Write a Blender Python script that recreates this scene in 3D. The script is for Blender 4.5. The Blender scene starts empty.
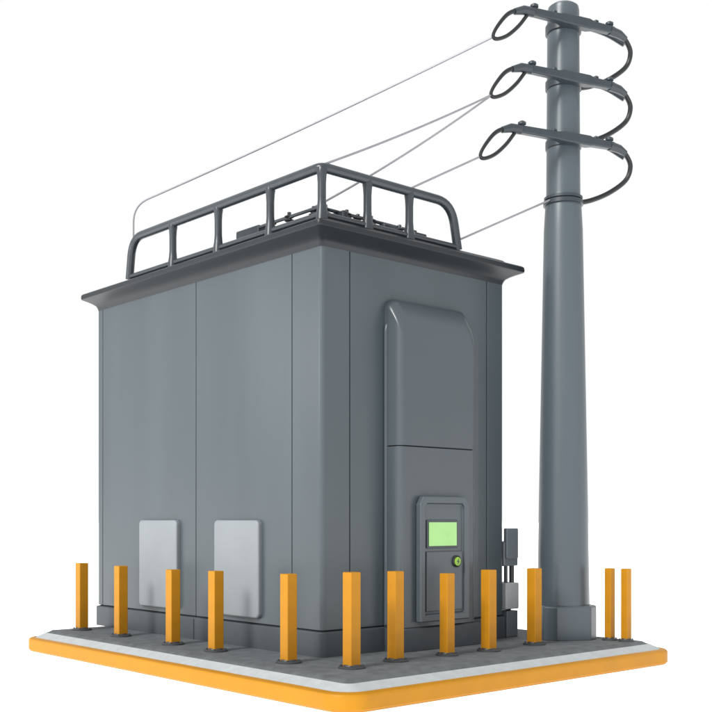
import bpy, bmesh, math
from mathutils import Vector, Matrix
scene=bpy.context.scene
COL=scene.collection

# ---------------------------------------------------------------- materials
def mat(name,c,rough=.5,metal=0.0,var=.08,scale=6.0,bump=0.0,bscale=60,emit=None,es=1.0,spec=.5,streak=False,coat=0.0):
    m=bpy.data.materials.new(name); m.use_nodes=True
    nt=m.node_tree; b=nt.nodes['Principled BSDF']
    b.inputs['Roughness'].default_value=rough; b.inputs['Metallic'].default_value=metal
    b.inputs['Specular IOR Level'].default_value=spec
    b.inputs['Coat Weight'].default_value=coat
    tc=nt.nodes.new('ShaderNodeTexCoord')
    n=nt.nodes.new('ShaderNodeTexNoise'); n.inputs['Scale'].default_value=scale; n.inputs['Detail'].default_value=6
    if streak:
        mp=nt.nodes.new('ShaderNodeMapping'); mp.inputs['Scale'].default_value=(1,1,.12)
        nt.links.new(tc.outputs['Object'],mp.inputs['Vector']); nt.links.new(mp.outputs['Vector'],n.inputs['Vector'])
    else: nt.links.new(tc.outputs['Object'],n.inputs['Vector'])
    r=nt.nodes.new('ShaderNodeValToRGB')
    r.color_ramp.elements[0].position=.3; r.color_ramp.elements[1].position=.7
    r.color_ramp.elements[0].color=tuple(x*(1-var) for x in c)+(1,)
    r.color_ramp.elements[1].color=tuple(min(1,x*(1+var)) for x in c)+(1,)
    nt.links.new(n.outputs['Fac'],r.inputs['Fac']); nt.links.new(r.outputs['Color'],b.inputs['Base Color'])
    mr=nt.nodes.new('ShaderNodeMapRange'); mr.inputs['To Min'].default_value=rough-.06; mr.inputs['To Max'].default_value=rough+.06
    nt.links.new(n.outputs['Fac'],mr.inputs['Value']); nt.links.new(mr.outputs['Result'],b.inputs['Roughness'])
    if bump:
        n2=nt.nodes.new('ShaderNodeTexNoise'); n2.inputs['Scale'].default_value=bscale; n2.inputs['Detail'].default_value=4
        nt.links.new(tc.outputs['Object'],n2.inputs['Vector'])
        bp=nt.nodes.new('ShaderNodeBump'); bp.inputs['Strength'].default_value=bump; bp.inputs['Distance'].default_value=.01
        nt.links.new(n2.outputs['Fac'],bp.inputs['Height']); nt.links.new(bp.outputs['Normal'],b.inputs['Normal'])
    if emit:
        b.inputs['Emission Color'].default_value=emit+(1,); b.inputs['Emission Strength'].default_value=es
    return m
M_wall=mat('wall_paint',(.049,.063,.072),.32,.0,.07,1.5,.02,40,streak=True)
M_groove=mat('groove',(.012,.014,.016),.7)
M_plinth=mat('plinth_paint',(.042,.052,.06),.5,0,.08,3)
M_roof=mat('roof_paint',(.010,.0135,.017),.42,0,.1,3,spec=.35)
M_rail=mat('rail_paint',(.024,.031,.038),.32,0,.1,6,spec=.5)
M_vent=mat('vent_paint',(.175,.193,.206),.5,0,.04,3,.05,80)
M_cab=mat('cabinet_paint',(.05,.062,.071),.30,0,.03,1.2)
M_panel=mat('panel_paint',(.056,.07,.08),.36,0,.04,2)
M_dark=mat('dark_plastic',(.014,.016,.018),.45)
M_screen=mat('screen_glass',(.27,.5,.17),.25,emit=(.25,.5,.15),es=.14,var=.1,scale=3)
M_green=mat('button_green',(.22,.42,.03),.3)
M_yel=mat('icon_dark',(.03,.05,.015),.4)
M_pole=mat('pole_paint',(.052,.068,.08),.34,0,.07,2,.02,50,streak=True)
M_arm=mat('arm_steel',(.026,.034,.041),.38,0,.1,8,spec=.4)
M_hose=mat('black_rubber',(.010,.012,.014),.4,spec=.35)
M_wire=mat('cable_steel',(.2,.2,.22),.45,.3)
M_boll=mat('bollard_yellow',(.39,.168,.006),.5,0,.06,5,.03,60,spec=.2)
M_curb=mat('kerb_yellow',(.40,.176,.006),.5,0,.05,4,.05,50,spec=.2)
M_conc=mat('concrete_light',(.35,.372,.38),.75,0,.07,10,.1,90,spec=.3)
M_asph=mat('asphalt',(.10,.11,.117),.85,0,.20,7,.35,120,spec=.3)
M_plate=mat('base_plate_steel',(.03,.035,.04),.5,0,.15,10)
M_white=mat('box_light',(.42,.43,.44),.45)
M_cer=mat('insulator_glaze',(.04,.045,.05),.3)

# ---------------------------------------------------------------- helpers
def finish(name,me,m,smooth=True,parent=None,loc=None):
    o=bpy.data.objects.new(name,me); COL.objects.link(o)
    if m: me.materials.append(m)
    if smooth:
        for p in me.polygons: p.use_smooth=True
        bm=bmesh.new(); bm.from_mesh(me)
        for e in bm.edges:
            if len(e.link_faces)==2 and e.calc_face_angle(0)>math.radians(35): e.smooth=False
        bm.to_mesh(me); bm.free()
        wn=o.modifiers.new('weighted_normal','WEIGHTED_NORMAL'); wn.keep_sharp=True; wn.weight=60
    if parent: o.parent=parent
    if loc: o.location=loc
    return o
def bevel(bm,w,seg=3,ang=30):
    if w<=0: return
    es=[e for e in bm.edges if len(e.link_faces)==2 and e.calc_face_angle(0)>math.radians(ang)]
    bmesh.ops.bevel(bm,geom=es,offset=w,segments=seg,profile=.5,affect='EDGES',clamp_overlap=True)
def bm_box(bm,a,b):
    a=Vector(a);b=Vector(b)
    r=bmesh.ops.create_cube(bm,size=1)
    for v in r['verts']:
        v.co=Vector(((a[i]+b[i])/2+v.co[i]*(b[i]-a[i]) for i in range(3)))
def box(name,a,b,m,bev=.01,seg=3,parent=None):
    bm=bmesh.new(); bm_box(bm,a,b); bevel(bm,bev,seg)
    bmesh.ops.recalc_face_normals(bm,faces=bm.faces)
    me=bpy.data.meshes.new(name); bm.to_mesh(me); bm.free()
    return finish(name,me,m,True,parent)
def rrect(u0,v0,u1,v1,r,seg=8):
    pts=[]
    for cx,cy,a0 in ((u1-r,v1-r,0),(u0+r,v1-r,90),(u0+r,v0+r,180),(u1-r,v0+r,270)):
        for i in range(seg+1):
            a=math.radians(a0+90*i/seg); pts.append((cx+r*math.cos(a),cy+r*math.sin(a)))
    return pts
def loft(name,loops,m,cap0=True,cap1=True,parent=None,bev=0,smooth=True):
    bm=bmesh.new(); L=[[bm.verts.new(p) for p in lp] for lp in loops]
    n=len(L[0])
    for a,b in zip(L,L[1:]):
        for i in range(n): bm.faces.new((a[i],a[(i+1)%n],b[(i+1)%n],b[i]))
    if cap0: bm.faces.new(list(reversed(L[0])))
    if cap1: bm.faces.new(L[-1])
    bmesh.ops.recalc_face_normals(bm,faces=bm.faces)
    if bev: bevel(bm,bev)
    me=bpy.data.meshes.new(name); bm.to_mesh(me); bm.free()
    return finish(name,me,m,smooth,parent)
def ring(u0,v0,u1,v1,r,off,z,seg=8):
    return [(x,y,z) for x,y in rrect(u0-off,v0-off,u1+off,v1+off,max(.005,r+off),seg)]
def revolve(bm,prof,c=(0,0,0),seg=32,capt=True,capb=True):
    L=[]
    for r,z in prof:
        L.append([bm.verts.new((c[0]+r*math.cos(2*math.pi*i/seg),c[1]+r*math.sin(2*math.pi*i/seg),c[2]+z)) for i in range(seg)])
    for a,b in zip(L,L[1:]):
        for i in range(seg): bm.faces.new((a[i],a[(i+1)%seg],b[(i+1)%seg],b[i]))
    if capb: bm.faces.new(list(reversed(L[0])))
    if capt: bm.faces.new(L[-1])
def rev(name,prof,m,c=(0,0,0),seg=32,parent=None):
    bm=bmesh.new(); revolve(bm,prof,c,seg)
    me=bpy.data.meshes.new(name); bm.to_mesh(me); bm.free()
    return finish(name,me,m,True,parent)
def bm_tube(bm,pts,rad,seg=12):
    pts=[Vector(p) for p in pts]; n=len(pts)
    rads=rad if isinstance(rad,(list,tuple)) else [rad]*n
    t0=(pts[1]-pts[0]).normalized()
    ref=Vector((0,0,1)) if abs(t0.z)<.9 else Vector((1,0,0))
    nrm=(ref-t0*ref.dot(t0)).normalized(); L=[]
    for i,p in enumerate(pts):
        if i==0: t=t0
        elif i==n-1: t=(pts[-1]-pts[-2]).normalized()
        else: t=((pts[i+1]-p).normalized()+(p-pts[i-1]).normalized()).normalized()
        nrm=(nrm-t*nrm.dot(t)).normalized(); bn=t.cross(nrm)
        L.append([bm.verts.new(p+(nrm*math.cos(2*math.pi*k/seg)+bn*math.sin(2*math.pi*k/seg))*rads[i]) for k in range(seg)])
    for a,b in zip(L,L[1:]):
        for k in range(seg): bm.faces.new((a[k],a[(k+1)%seg],b[(k+1)%seg],b[k]))
    bm.faces.new(list(reversed(L[0]))); bm.faces.new(L[-1])
def fillet(pts,r,seg=6):
    pts=[Vector(p) for p in pts]; out=[pts[0]]
    for i in range(1,len(pts)-1):
        p=pts[i]; a=(pts[i-1]-p); b=(pts[i+1]-p); rr=min(r,a.length*.45,b.length*.45)
        A=p+a.normalized()*rr; B=p+b.normalized()*rr
        for k in range(seg+1):
            t=k/seg; out.append(A*(1-t)**2+p*2*t*(1-t)+B*t*t)
    out.append(pts[-1]); return out
def spline(pts,seg=8):
    P=[Vector(p) for p in pts]; P=[P[0]*2-P[1]]+P+[P[-1]*2-P[-2]]; out=[]
    for i in range(1,len(P)-2):
        for k in range(seg):
            t=k/seg
            out.append(.5*((2*P[i])+(-P[i-1]+P[i+1])*t+(2*P[i-1]-5*P[i]+4*P[i+1]-P[i+2])*t*t+(-P[i-1]+3*P[i]-3*P[i+1]+P[i+2])*t**3))
    out.append(P[-2]); return out
def tubes(name,lst,m,parent=None,seg=12):
    bm=bmesh.new()
    for pts,r in lst: bm_tube(bm,pts,r,seg)
    bmesh.ops.recalc_face_normals(bm,faces=bm.faces)
    me=bpy.data.meshes.new(name); bm.to_mesh(me); bm.free()
    return finish(name,me,m,True,parent)
def empty(name,loc,label,cat,group=None):
    o=bpy.data.objects.new(name,None); COL.objects.link(o); o.location=loc; o.empty_display_size=.3
    o['label']=label; o['category']=cat
    if group:o['group']=group
    return o
def keep(o,p):
    o.parent=p; o.matrix_parent_inverse=Matrix.Translation(-Vector(p.location)) if p.type=='EMPTY' else Matrix.Identity(4)

# ---------------------------------------------------------------- ground
GZ=-.255
bm=bmesh.new(); bmesh.ops.create_grid(bm,x_segments=2,y_segments=2,size=600)
me=bpy.data.meshes.new('ground'); bm.to_mesh(me); bm.free()
M_ground=mat('ground_white_glow',(.9,.9,.9),.9,0,.0,1,emit=(1,1,1),es=1.0,spec=.0)  # ground glows by itself, so cast shadows wash out to flat white
g=finish('ground',me,M_ground,False); g.location=(0,0,GZ); g['kind']='structure'

# ---------------------------------------------------------------- platform
PU0,PV0,PU1,PV1,PR=-1.08,-1.60,4.10,4.78,.30
plat=empty('raised_platform',(1.5,1.5,GZ),'grey paved platform slab with bright yellow rounded kerb','platform')
rg=lambda off,z: ring(PU0,PV0,PU1,PV1,PR,off,z,14)
k=loft('kerb',[rg(-.025,GZ),rg(0,GZ+.025),rg(0,-.118),rg(-.008,-.10),rg(-.028,-.088),rg(-.075,-.083),rg(-.085,-.09),rg(-.085,-.24)],M_curb,False,False); keep(k,plat)
b_=loft('concrete_border',[rg(-.086,-.24),rg(-.086,-.085),rg(-.1,-.078),rg(-.215,-.030),rg(-.225,-.034),rg(-.225,-.2)],M_conc,False,False); keep(b_,plat)
a_=loft('asphalt_surface',[rg(-.226,-.2),rg(-.226,-.033),rg(-.295,0.0)],M_asph,False,True); keep(a_,plat)

# ---------------------------------------------------------------- building
BU,BV=2.86,4.75; R=.05
bld=empty('substation_building',(1.42,2.3,0),'grey metal-panelled electrical substation building with railed flat roof','substation building')
core=loft('wall_core',[ring(0,0,BU,BV,R,-.03,.02),ring(0,0,BU,BV,R,-.03,4.28)],M_groove); keep(core,bld); core.name='wall'
def panel(pts,name='wall_panel',z0=.275,z1=4.275,t=.028,out=0.0,bev=.006,m=M_wall):
    P=[Vector(p).to_3d() for p in pts]; n=len(P); inn=[]
    for i,p in enumerate(P):
        t_=(P[min(i+1,n-1)]-P[max(i-1,0)]).normalized(); nr=Vector((t_.y,-t_.x,0))
        inn.append((p+nr*out,p-nr*(t)))
    loop=[a for a,b in inn]+[b for a,b in reversed(inn)]
    o=loft(name,[[(p.x,p.y,z0) for p in loop],[(p.x,p.y,z1) for p in loop]],m,bev=bev); keep(o,bld); return o
def arc(cx,cy,a0,a1,n=8): return [(cx+R*math.cos(math.radians(a0+(a1-a0)*i/n)),cy+R*math.sin(math.radians(a0+(a1-a0)*i/n))) for i in range(n+1)]
G=.006
panel([(0,2.34-G),(0,.5+G)]); panel([(0,4.60-G),(0,2.34+G)])
panel([(0,.5-G)]+arc(R,R,180,270)+[(.385-G,0)])
panel([(.385+G,0),(2.55-G,0)])
panel([(2.55+G,0)]+arc(BU-R,R,270,360)+[(BU,.5-G)])
panel([(BU,.5+G),(BU,2.4-G)]); panel([(BU,2.4+G),(BU,4.3-G)])
panel([(BU,4.3+G)]+arc(BU-R,BV-R,0,90)+[(2.5+G,BV)])
panel([(2.5-G,BV),(.3+G,BV)])
panel([(.3-G,BV)]+arc(R,BV-R,90,180)+[(0,4.60+G)])
pl=loft('plinth',[ring(0,0,BU,BV,R,.03,0),ring(0,0,BU,BV,R,.03,.245),ring(0,0,BU,BV,R,.022,.258),ring(0,0,BU,BV,R,-.02,.268)],M_plinth); keep(pl,bld)
for (a,b,nm) in (((-.034,.49,0.0),(-.02,.502,.245),'plinth_joint'),((.38,-.034,0.0),(.392,-.02,.245),'plinth_joint'),((-.034,2.334,0),(-.02,2.346,.245),'plinth_joint')):
    o=box(nm,a,b,M_groove,0); keep(o,bld)
def rg(off,z):
    return [(x,y,z) for x,y in rrect(-off,-off,BU+off*.9,BV+off*.6,.05,6)]
roof=loft('roof',[rg(.0,4.25),rg(.012,4.285),rg(.03,4.315),rg(.07,4.342),rg(.12,4.365),rg(.18,4.388),rg(.195,4.396),rg(.2,4.42),rg(.195,4.452),rg(.18,4.466),rg(.10,4.485),rg(.04,4.51),rg(.01,4.54),rg(-.02,4.553),rg(-.06,4.555),rg(-.07,4.55),rg(-.07,4.5)],M_roof); keep(roof,bld)
z0,zt=4.56,5.08; w=.052
lst=[(fillet([(.04,3.96,z0),(.04,3.88,zt),(.04,.6,zt)],.28,8)+fillet([(.04,.55,zt),(.04,.05,zt),(.6,.05,zt)],.09,6)+fillet([(.65,.05,zt),(1.99,.05,zt),(2.1,.05,z0)],.28,8),w)]
rl=tubes('roof_railing',lst+[([(.04,3.93,z0+.03),(.04,.05,z0+.03)],.032),([(.04,.05,z0+.03),(2.09,.05,z0+.03)],.032)],M_rail,seg=16); keep(rl,bld)
for p in ((.04,2.91),(.04,1.93),(.04,.93),(.04,.05),(.68,.05),(1.31,.05)):
    o=tubes('railing_post',[([(p[0],p[1],4.53),(p[0],p[1],4.60),(p[0],p[1],4.66),(p[0],p[1],4.74),(p[0],p[1],zt-.17),(p[0],p[1],zt-.09),(p[0],p[1],zt-.05),(p[0],p[1],zt-.01)],[.066,.06,.05,.044,.044,.049,.056,.05])],M_rail,seg=16); keep(o,bld)
def bushing(x,y,h=.42):
    prof=[(.08,0),(.08,h-.16),(.04,h-.14)]
    z=h-.13
    while z<h-.03:
        prof+=[(.03,z),(.055,z+.014),(.055,z+.022),(.03,z+.034)]; z+=.042
    prof+=[(.022,h),(.022,h+.02),(.012,h+.025)]
    o=rev('roof_insulator',prof,M_cer,(x,y,4.5),16); keep(o,bld); return (x,y,4.5+h+.01)
B1=bushing(.4,.62,.34)
for x,y,h in ((.62,.32,.28),(.98,.32,.28),(.32,.95,.33),(.34,1.3,.33),(.3,.3,.27),(.8,.34,.27),(1.42,.32,.26)): bushing(x,y,h)
for a,b in (((.3,.42,4.51),(.55,.55,4.76)),((.48,.22,4.51),(.56,.5,4.76)),((.3,1.5,4.51),(.7,1.95,4.83)),((1.12,.25,4.51),(1.32,.5,4.74)),((1.6,.25,4.51),(1.8,.5,4.73))):
    o=box('roof_unit',a,b,M_rail,.02); keep(o,bld)
o=tubes('busbar',[([(.3,.35,4.79),(.32,1.3,4.80),(.34,1.9,4.80)],.02),([(.3,.32,4.755),(1.7,.34,4.755)],.02)],M_rail,seg=8); keep(o,bld)
def vent(v0,v1):
    bm=bmesh.new(); bm_box(bm,(-.055,v0,.33),(-.001,v1,1.42))
    bmesh.ops.recalc_face_normals(bm,faces=bm.faces)
    es=[e for e in bm.edges if abs(e.verts[0].co.x-e.verts[1].co.x)>.01]
    bmesh.ops.bevel(bm,geom=es,offset=.06,segments=6,profile=.5,affect='EDGES')
    es=[e for e in bm.edges if all(v.co.x<-.04 for v in e.verts)]
    bmesh.ops.bevel(bm,geom=es,offset=.024,segments=4,profile=.5,affect='EDGES')
    me=bpy.data.meshes.new('vent_cover'); bm.to_mesh(me); bm.free()
    o=finish('vent_cover',me,M_vent,True); keep(o,bld); o['label']='light grey flat vent cover with rounded corners'
vent(2.69,3.57); vent(1.03,1.89)
def xz_plate(name,u0,u1,z0,z1,va,vb,r,m,bev):
    pts=[(u0,z0),(u1,z0)]+[(u1-r+r*math.cos(math.radians(a)),z1-r+r*math.sin(math.radians(a))) for a in range(0,91,9)]+[(u0+r+r*math.cos(math.radians(a)),z1-r+r*math.sin(math.radians(a))) for a in range(90,181,9)]
    o=loft(name,[[(x,va,z) for x,z in pts],[(x,vb,z) for x,z in pts]],m,bev=bev); keep(o,bld); return o
xz_plate('cabinet_back_plate',.86,2.36,.27,3.70,-.001,-.05,.25,M_cab,.02)
def shell(name,zb,zt_,steps,m,r,bot=0.0):
    loops=[]
    for y,s,t in steps:
        u0,u1,zz=.88+s,2.12-s,zt_-t; rr=max(.004,r)
        pts=[(u0,zb+s*bot),(u1,zb+s*bot)]
        pts+=[(u1-rr+rr*math.cos(math.radians(a)),zz-rr+rr*math.sin(math.radians(a))) for a in range(0,91,10)]
        pts+=[(u0+rr+rr*math.cos(math.radians(a)),zz-rr+rr*math.sin(math.radians(a))) for a in range(90,181,10)]
        loops.append([(x,y,z) for x,z in pts])
    o=loft(name,loops,m); keep(o,bld)
    return o
hood=[(-.001,0,0),(-.05,0,0),(-.075,.003,.01),(-.10,.007,.04),(-.13,.012,.085),(-.16,.018,.135),(-.19,.026,.19),(-.215,.040,.245),(-.233,.06,.30),(-.24,.088,.35)]
shell('cabinet_upper',2.225,3.82,hood,M_cab,.12)
low=[(-.001,0,0),(-.10,.0,0),(-.14,.004,0),(-.175,.012,0),(-.205,.025,.0),(-.225,.042,.0),(-.237,.062,.002),(-.24,.09,.006)]
shell('cabinet_lower',.26,2.213,low,M_cab,.004)
def cab(name,prof,u0,u1,m,bev):
    o=loft(name,[[(u0,y,z) for y,z in prof],[(u1,y,z) for y,z in prof]],m,bev=bev); keep(o,bld); return o
cab('cabinet_core',[(-.02,.3),(-.2,.3),(-.2,3.2),(-.02,3.2)],.93,2.07,M_groove,0)
cab('cabinet_plinth',[(-.02,0),(-.27,0),(-.27,.24),(-.25,.254),(-.02,.254)],.86,2.14,M_plinth,.006)
def cframe():
    u0,u1,z0_,z1_=1.12,1.90,.31,1.68; c=.09; fw=.08
    out=[(u0,z0_),(u1,z0_),(u1,z1_-c),(u1-c*.6,z1_),(u0+c*.6,z1_),(u0,z1_-c)]
    i=[(u0+fw,z0_+fw),(u1-fw,z0_+fw),(u1-fw,z1_-c-fw*.3),(u1-fw-.03,z1_-fw),(u0+fw+.03,z1_-fw),(u0+fw,z1_-c-fw*.3)]
    bm=bmesh.new()
    def vs(l,y): return [bm.verts.new((x,y,z)) for x,z in l]
    A=vs(out,-.241);B=vs(out,-.32);C=vs(i,-.32);D=vs(i,-.285)
    for P,Q in ((A,B),(B,C),(C,D)):
        for k in range(6): bm.faces.new((P[k],P[(k+1)%6],Q[(k+1)%6],Q[k]))
    bm.faces.new(D); bm.faces.new(A[::-1])
    bmesh.ops.recalc_face_normals(bm,faces=bm.faces); bevel(bm,.016,3,25)
    me=bpy.data.meshes.new('control_panel'); bm.to_mesh(me); bm.free()
    return finish('control_panel',me,M_panel,True)
cp=cframe(); keep(cp,bld)
def sub(o): o.parent=cp; return o
sub(box('screen_bezel',(1.235,-.302,1.11),(1.725,-.2855,1.42),M_plinth,.012))
s=sub(box('display_screen',(1.26,-.309,1.135),(1.70,-.3025,1.395),M_screen,.003)); s['label']='pale green display screen'
sub(box('panel_door',(1.225,-.306,.42),(1.79,-.2855,1.075),M_panel,.02,4))
BX=1.69
def knob(name,prof,y,m):
    bm=bmesh.new(); revolve(bm,prof,seg=32)
    bmesh.ops.rotate(bm,verts=bm.verts,matrix=Matrix.Rotation(math.radians(90),3,'X')); bmesh.ops.translate(bm,verts=bm.verts,vec=(BX,y,.96))
    me=bpy.data.meshes.new(name); bm.to_mesh(me); bm.free(); sub(finish(name,me,m))
knob('button_ring',[(.066,0),(.066,.016),(.056,.026),(.048,.02)],-.306,M_dark)
knob('push_button',[(.048,0),(.048,.008),(.034,.014)],-.326,M_green)
pts=[(.009,.032),(-.026,-.006),(-.004,-.004),(-.010,-.034),(.026,.006),(.004,.004)]
sub(loft('button_symbol',[[(BX+x,-.3395,.96+z) for x,z in pts],[(BX+x,-.3425,.96+z) for x,z in pts]],M_yel,smooth=False))

# ---------------------------------------------------------------- side utility box
ub=empty('meter_box',(2.98,.15,0),'grey electricity meter box with conduit beside building wall','meter box')
M_mbox=mat('meter_paint',(.12,.14,.155),.4,0,.05,3)
for o in (box('meter_housing',(2.865,.0,.86),(3.13,.28,1.16),M_mbox,.02),
          box('meter_lid',(2.88,-.03,.95),(3.10,.03,1.32),M_mbox,.015),
          box('junction_box',(2.865,-.03,.34),(3.11,.26,.66),M_white,.015),
          box('box_foot',(2.895,-.02,0),(3.10,.3,.32),M_mbox,.012),
          tubes('conduit',[(fillet([(3.05,.04,.9),(3.05,.04,.5),(3.05,.10,.3)],.05),.032),([(2.94,.04,.87),(2.94,.04,.65)],.024)],M_rail),
          ): keep(o,ub)

# ---------------------------------------------------------------- utility pole
PX,PY=3.39,-.48
pole=empty('utility_pole',(PX,PY,0),'tall grey tapered steel utility pole with three crossarms','utility pole')
def add(o): keep(o,pole); return o
add(rev('shaft',[(.315,.3),(.312,.5),(.232,4.9),(.214,5.22),(.21,5.28),(.203,5.34),(.19,7.54),(.18,7.59),(.14,7.62),(.09,7.63)],M_pole,(PX,PY,0),48))
def foot(h,c,z):
    pts=[(h,-c),(h,c),(c,h),(-c,h),(-h,c),(-h,-c),(-c,-h),(c,-h)]
    th=math.radians(-30)
    return [(PX+x*math.cos(th)-y*math.sin(th),PY+x*math.sin(th)+y*math.cos(th),z) for x,y in pts]
add(loft('pole_base',[foot(.335,.21,0),foot(.335,.21,.39),foot(.322,.20,.405),foot(.2,.12,.41)],M_pole,bev=.008,smooth=True))
add(rev('collar',[(.212,5.20),(.238,5.205),(.238,5.25),(.21,5.26),(.21,5.262),(.23,5.27),(.23,5.30),(.203,5.31)],M_arm,(PX,PY,0),48))
ax=Vector((.957,-.29,0)).normalized(); pc=Vector((PX,PY,0)); side=Vector((.29,.957,0)).normalized()
HOOK=[]
def P(a,z,f=0.0):
    q=pc+ax*a-side*f; return (q.x,q.y,z)
def crossarm(z,ex=0.0):
    f=.24
    bm=bmesh.new()
    secs=[(-.66-ex,.044,.042),(-.25,.048,.048),(-.18,.06,.06),(.18,.06,.06),(.25,.048,.048),(.56,.044,.042)]
    L=[]
    for a,hh,ww in secs:
        L.append([bm.verts.new(P(a,z+sz*hh,f+sf*ww)) for sz,sf in ((-1,-1),(-1,1),(1,1),(1,-1))])
    for A,B in zip(L,L[1:]):
        for k in range(4): bm.faces.new((A[k],A[(k+1)%4],B[(k+1)%4],B[k]))
    bm.faces.new(L[0][::-1]); bm.faces.new(L[-1])
    bmesh.ops.recalc_face_normals(bm,faces=bm.faces); bevel(bm,.018,3,25)
    me=bpy.data.meshes.new('crossarm'); bm.to_mesh(me); bm.free()
    arm=finish('crossarm',me,M_arm); keep(arm,pole)
    kids=[]
    kids.append(rev('pole_band',[(.2,-.05),(.214,-.045),(.214,.045),(.2,.05)],M_arm,(PX,PY,z),40))
    kids.append(tubes('arm_bracket',[([P(0,z,.18),P(0,z,.24)],.055)],M_arm))
    for a in (-.58-ex,-.3,.3,.5):
        big=abs(a)>.45
        c=P(a,z+.036,f); k_=1.0 if big else .7
        kids.append(rev('arm_bolt',[(.03*k_,0),(.03*k_,.02*k_),(.048*k_,.025*k_),(.048*k_,.05*k_),(.022*k_,.068*k_)],M_arm,c,16))
    e=-ex
    lp=spline([P(e-.64,z+.005,f),P(e-.78,z-.01,f),P(e-.94,z-.085,f),P(e-1.08,z-.25,f),P(e-1.14,z-.37,f),P(e-1.09,z-.40,f),P(e-.95,z-.335,f),P(e-.80,z-.20,f),P(e-.68,z-.05,f)],6)
    nn=len(lp); rr=[.034-.014*math.sin(math.pi*min(1,i/(nn-1))) if i<nn*.55 else .022 for i in range(nn)]
    kids.append(tubes('cable_hook',[(lp,rr)],M_hose,seg=10))
    kids.append(tubes('hook_sleeve',[([P(e-.60,z,f),P(e-.73,z+.0,f),P(e-.85,z-.04,f)],[.056,.052,.036])],M_arm))
    HOOK.append(P(e-1.12,z-.375,f))
    rp=spline([P(.54,z,f),P(.68,z-.02,f-.02),P(.80,z-.07,f-.05),P(.88,z-.18,f-.08),P(.84,z-.34,f-.12),P(.64,z-.50,f-.18),P(.38,z-.62,.03),P(.17,z-.67,0)],7)
    kids.append(tubes('jumper_hoop',[(rp,.03)],M_hose,seg=10))
    kids.append(tubes('hoop_sleeve',[([P(.50,z,f),P(.66,z-.014,f-.015),P(.76,z-.045,f-.03)],[.056,.05,.036])],M_arm))
    rb=[P(.12,z+.14,-.08),P(.42,z+.14,-.06),P(.66,z+.08,.0),P(.82,z-.06,.12)]
    kids.append(tubes('rear_strut',[(spline(rb,6),.036)],M_arm))
    kids.append(tubes('hoop_clamp',[([P(.14,z-.67,0),P(.24,z-.66,0)],.045)],M_arm))
    for o in kids: o.parent=arm
crossarm(7.32,.0); crossarm(6.65,.03); crossarm(5.93,.17)

# ---------------------------------------------------------------- cables
def cable(label,pts,sag=0.0,r=.0115):
    out=[]
    for A,B in zip(pts,pts[1:]):
        A=Vector(A);B=Vector(B); n=14
        s=sag if (B-A).length>1.5 else 0
        for i in range(n):
            t=i/n; out.append(A.lerp(B,t)-Vector((0,0,4*s*t*(1-t))))
    out.append(Vector(pts[-1]))
    o=tubes('power_cable',[(out,r)],M_wire,seg=8)
    o['label']=label; o['category']='cable'; o['group']='cables strung from pole to roof'
H1,H2,H3=HOOK
top=fillet([(.04,3.86,4.98),(.04,3.86,5.50),H1],.22,10)
cable('long thin grey cable bending down onto roof railing end',[tuple(p) for p in top],.03,.012)
cable('thin grey cable from pole hook to railing corner',[H2,(.06,.06,5.11)],.03)
cable('thin grey cable from pole hook to roof insulator',[H2,B1],.05)
cable('short thin grey cable from lowest hook to railing',[H3,(1.31,.05,5.11)],.03)
cable('thin grey cable from pole collar to railing end',[P(-.2,5.25,.05),(2.08,.06,4.66)],.05)

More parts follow.
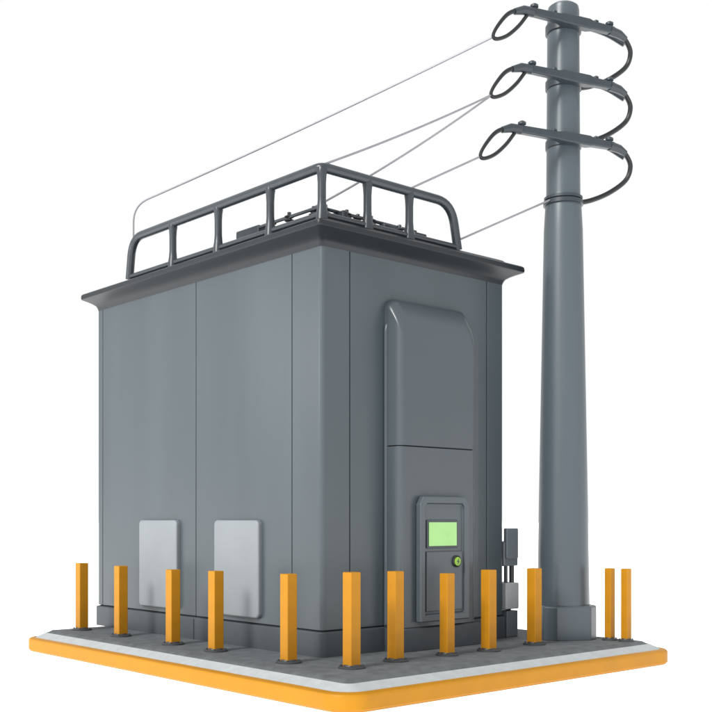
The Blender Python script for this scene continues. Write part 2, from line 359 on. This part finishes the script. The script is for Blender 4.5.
# ---------------------------------------------------------------- bollards
bm=bmesh.new(); bm_box(bm,(-.062,-.062,.012),(.062,.062,1)); bevel(bm,.009,3)
me_post=bpy.data.meshes.new('post'); bm.to_mesh(me_post); bm.free()
post0=finish('post',me_post,M_boll)
bm=bmesh.new(); revolve(bm,[(.135,0),(.135,.012),(.125,.02),(.085,.022),(.08,.034),(.0701,.036)],seg=32)
for i in range(4):
    a=math.radians(45+90*i); revolve(bm,[(.012,.018),(.012,.032),(.006,.035)],(.107*math.cos(a),.107*math.sin(a),0),8)
me_pl=bpy.data.meshes.new('base_plate'); bm.to_mesh(me_pl); bm.free()
plate0=finish('base_plate',me_pl,M_plate)
BL=[(-.5,4.23,.865,1),(-.5,3.23,.86,1),(-.5,2.05,.855,1),(-.5,1.19,.87,1),(-.5,-.08,.885,1),(-.29,-.79,.92,1.02),
    (.38,-.70,.905,1),(1.11,-.72,.86,.93),(1.72,-.76,.88,1),(2.57,-.70,.87,1),(3.60,-1.0,.85,.72),(3.64,-1.20,.85,.72)]
for i,(x,y,h,s) in enumerate(BL):
    thin=s<.8
    e=empty('bollard',(x,y,0),'slim square yellow bollard standing beside grey pole' if thin else 'square yellow bollard with round dark base plate on paving','bollard','yellow bollards around the platform')
    a=post0 if i==0 else post0.copy(); b=plate0 if i==0 else plate0.copy()
    if i: COL.objects.link(a); COL.objects.link(b)
    a.parent=e; b.parent=e; a.scale=(s,s,h); b.scale=(s*.95,s*.95,1)

# ---------------------------------------------------------------- camera, light
cam=bpy.data.cameras.new('camera'); co=bpy.data.objects.new('camera',cam); COL.objects.link(co)
co.location=(-7.187,-8.588,1.42); co.rotation_euler=(math.radians(90),0,math.radians(-41.72))
cam.sensor_width=36; cam.lens=54.9; cam.shift_y=.2303; cam.clip_end=2000; scene.camera=co
w=bpy.data.worlds.new('World'); scene.world=w; w.use_nodes=True
bg=w.node_tree.nodes['Background']; bg.inputs[0].default_value=(1,1,1,1); bg.inputs[1].default_value=1.0
sl=bpy.data.lights.new('sun','SUN'); so=bpy.data.objects.new('sun',sl); COL.objects.link(so)
sl.energy=3.4; sl.angle=math.radians(20); sl.color=(1,.985,.96)
src=Vector((-.85,-.08,.55)).normalized(); so.rotation_euler=(-src).to_track_quat('-Z','Y').to_euler()
pl_=bpy.data.lights.new('wall_fill_spot','SPOT'); po=bpy.data.objects.new('wall_fill_spot',pl_); COL.objects.link(po)  # added fill spot, unseen source, for a soft bright gradient on the left wall
po.location=(-7.5,6.0,4.5); pl_.energy=1100; pl_.spot_size=math.radians(44); pl_.spot_blend=1.0; pl_.shadow_soft_size=1.2; pl_.specular_factor=.25
po.rotation_euler=(Vector((0,2.6,3.0))-Vector(po.location)).to_track_quat('-Z','Y').to_euler()
scene.view_settings.view_transform='Standard'; scene.view_settings.look='None'; scene.view_settings.exposure=0
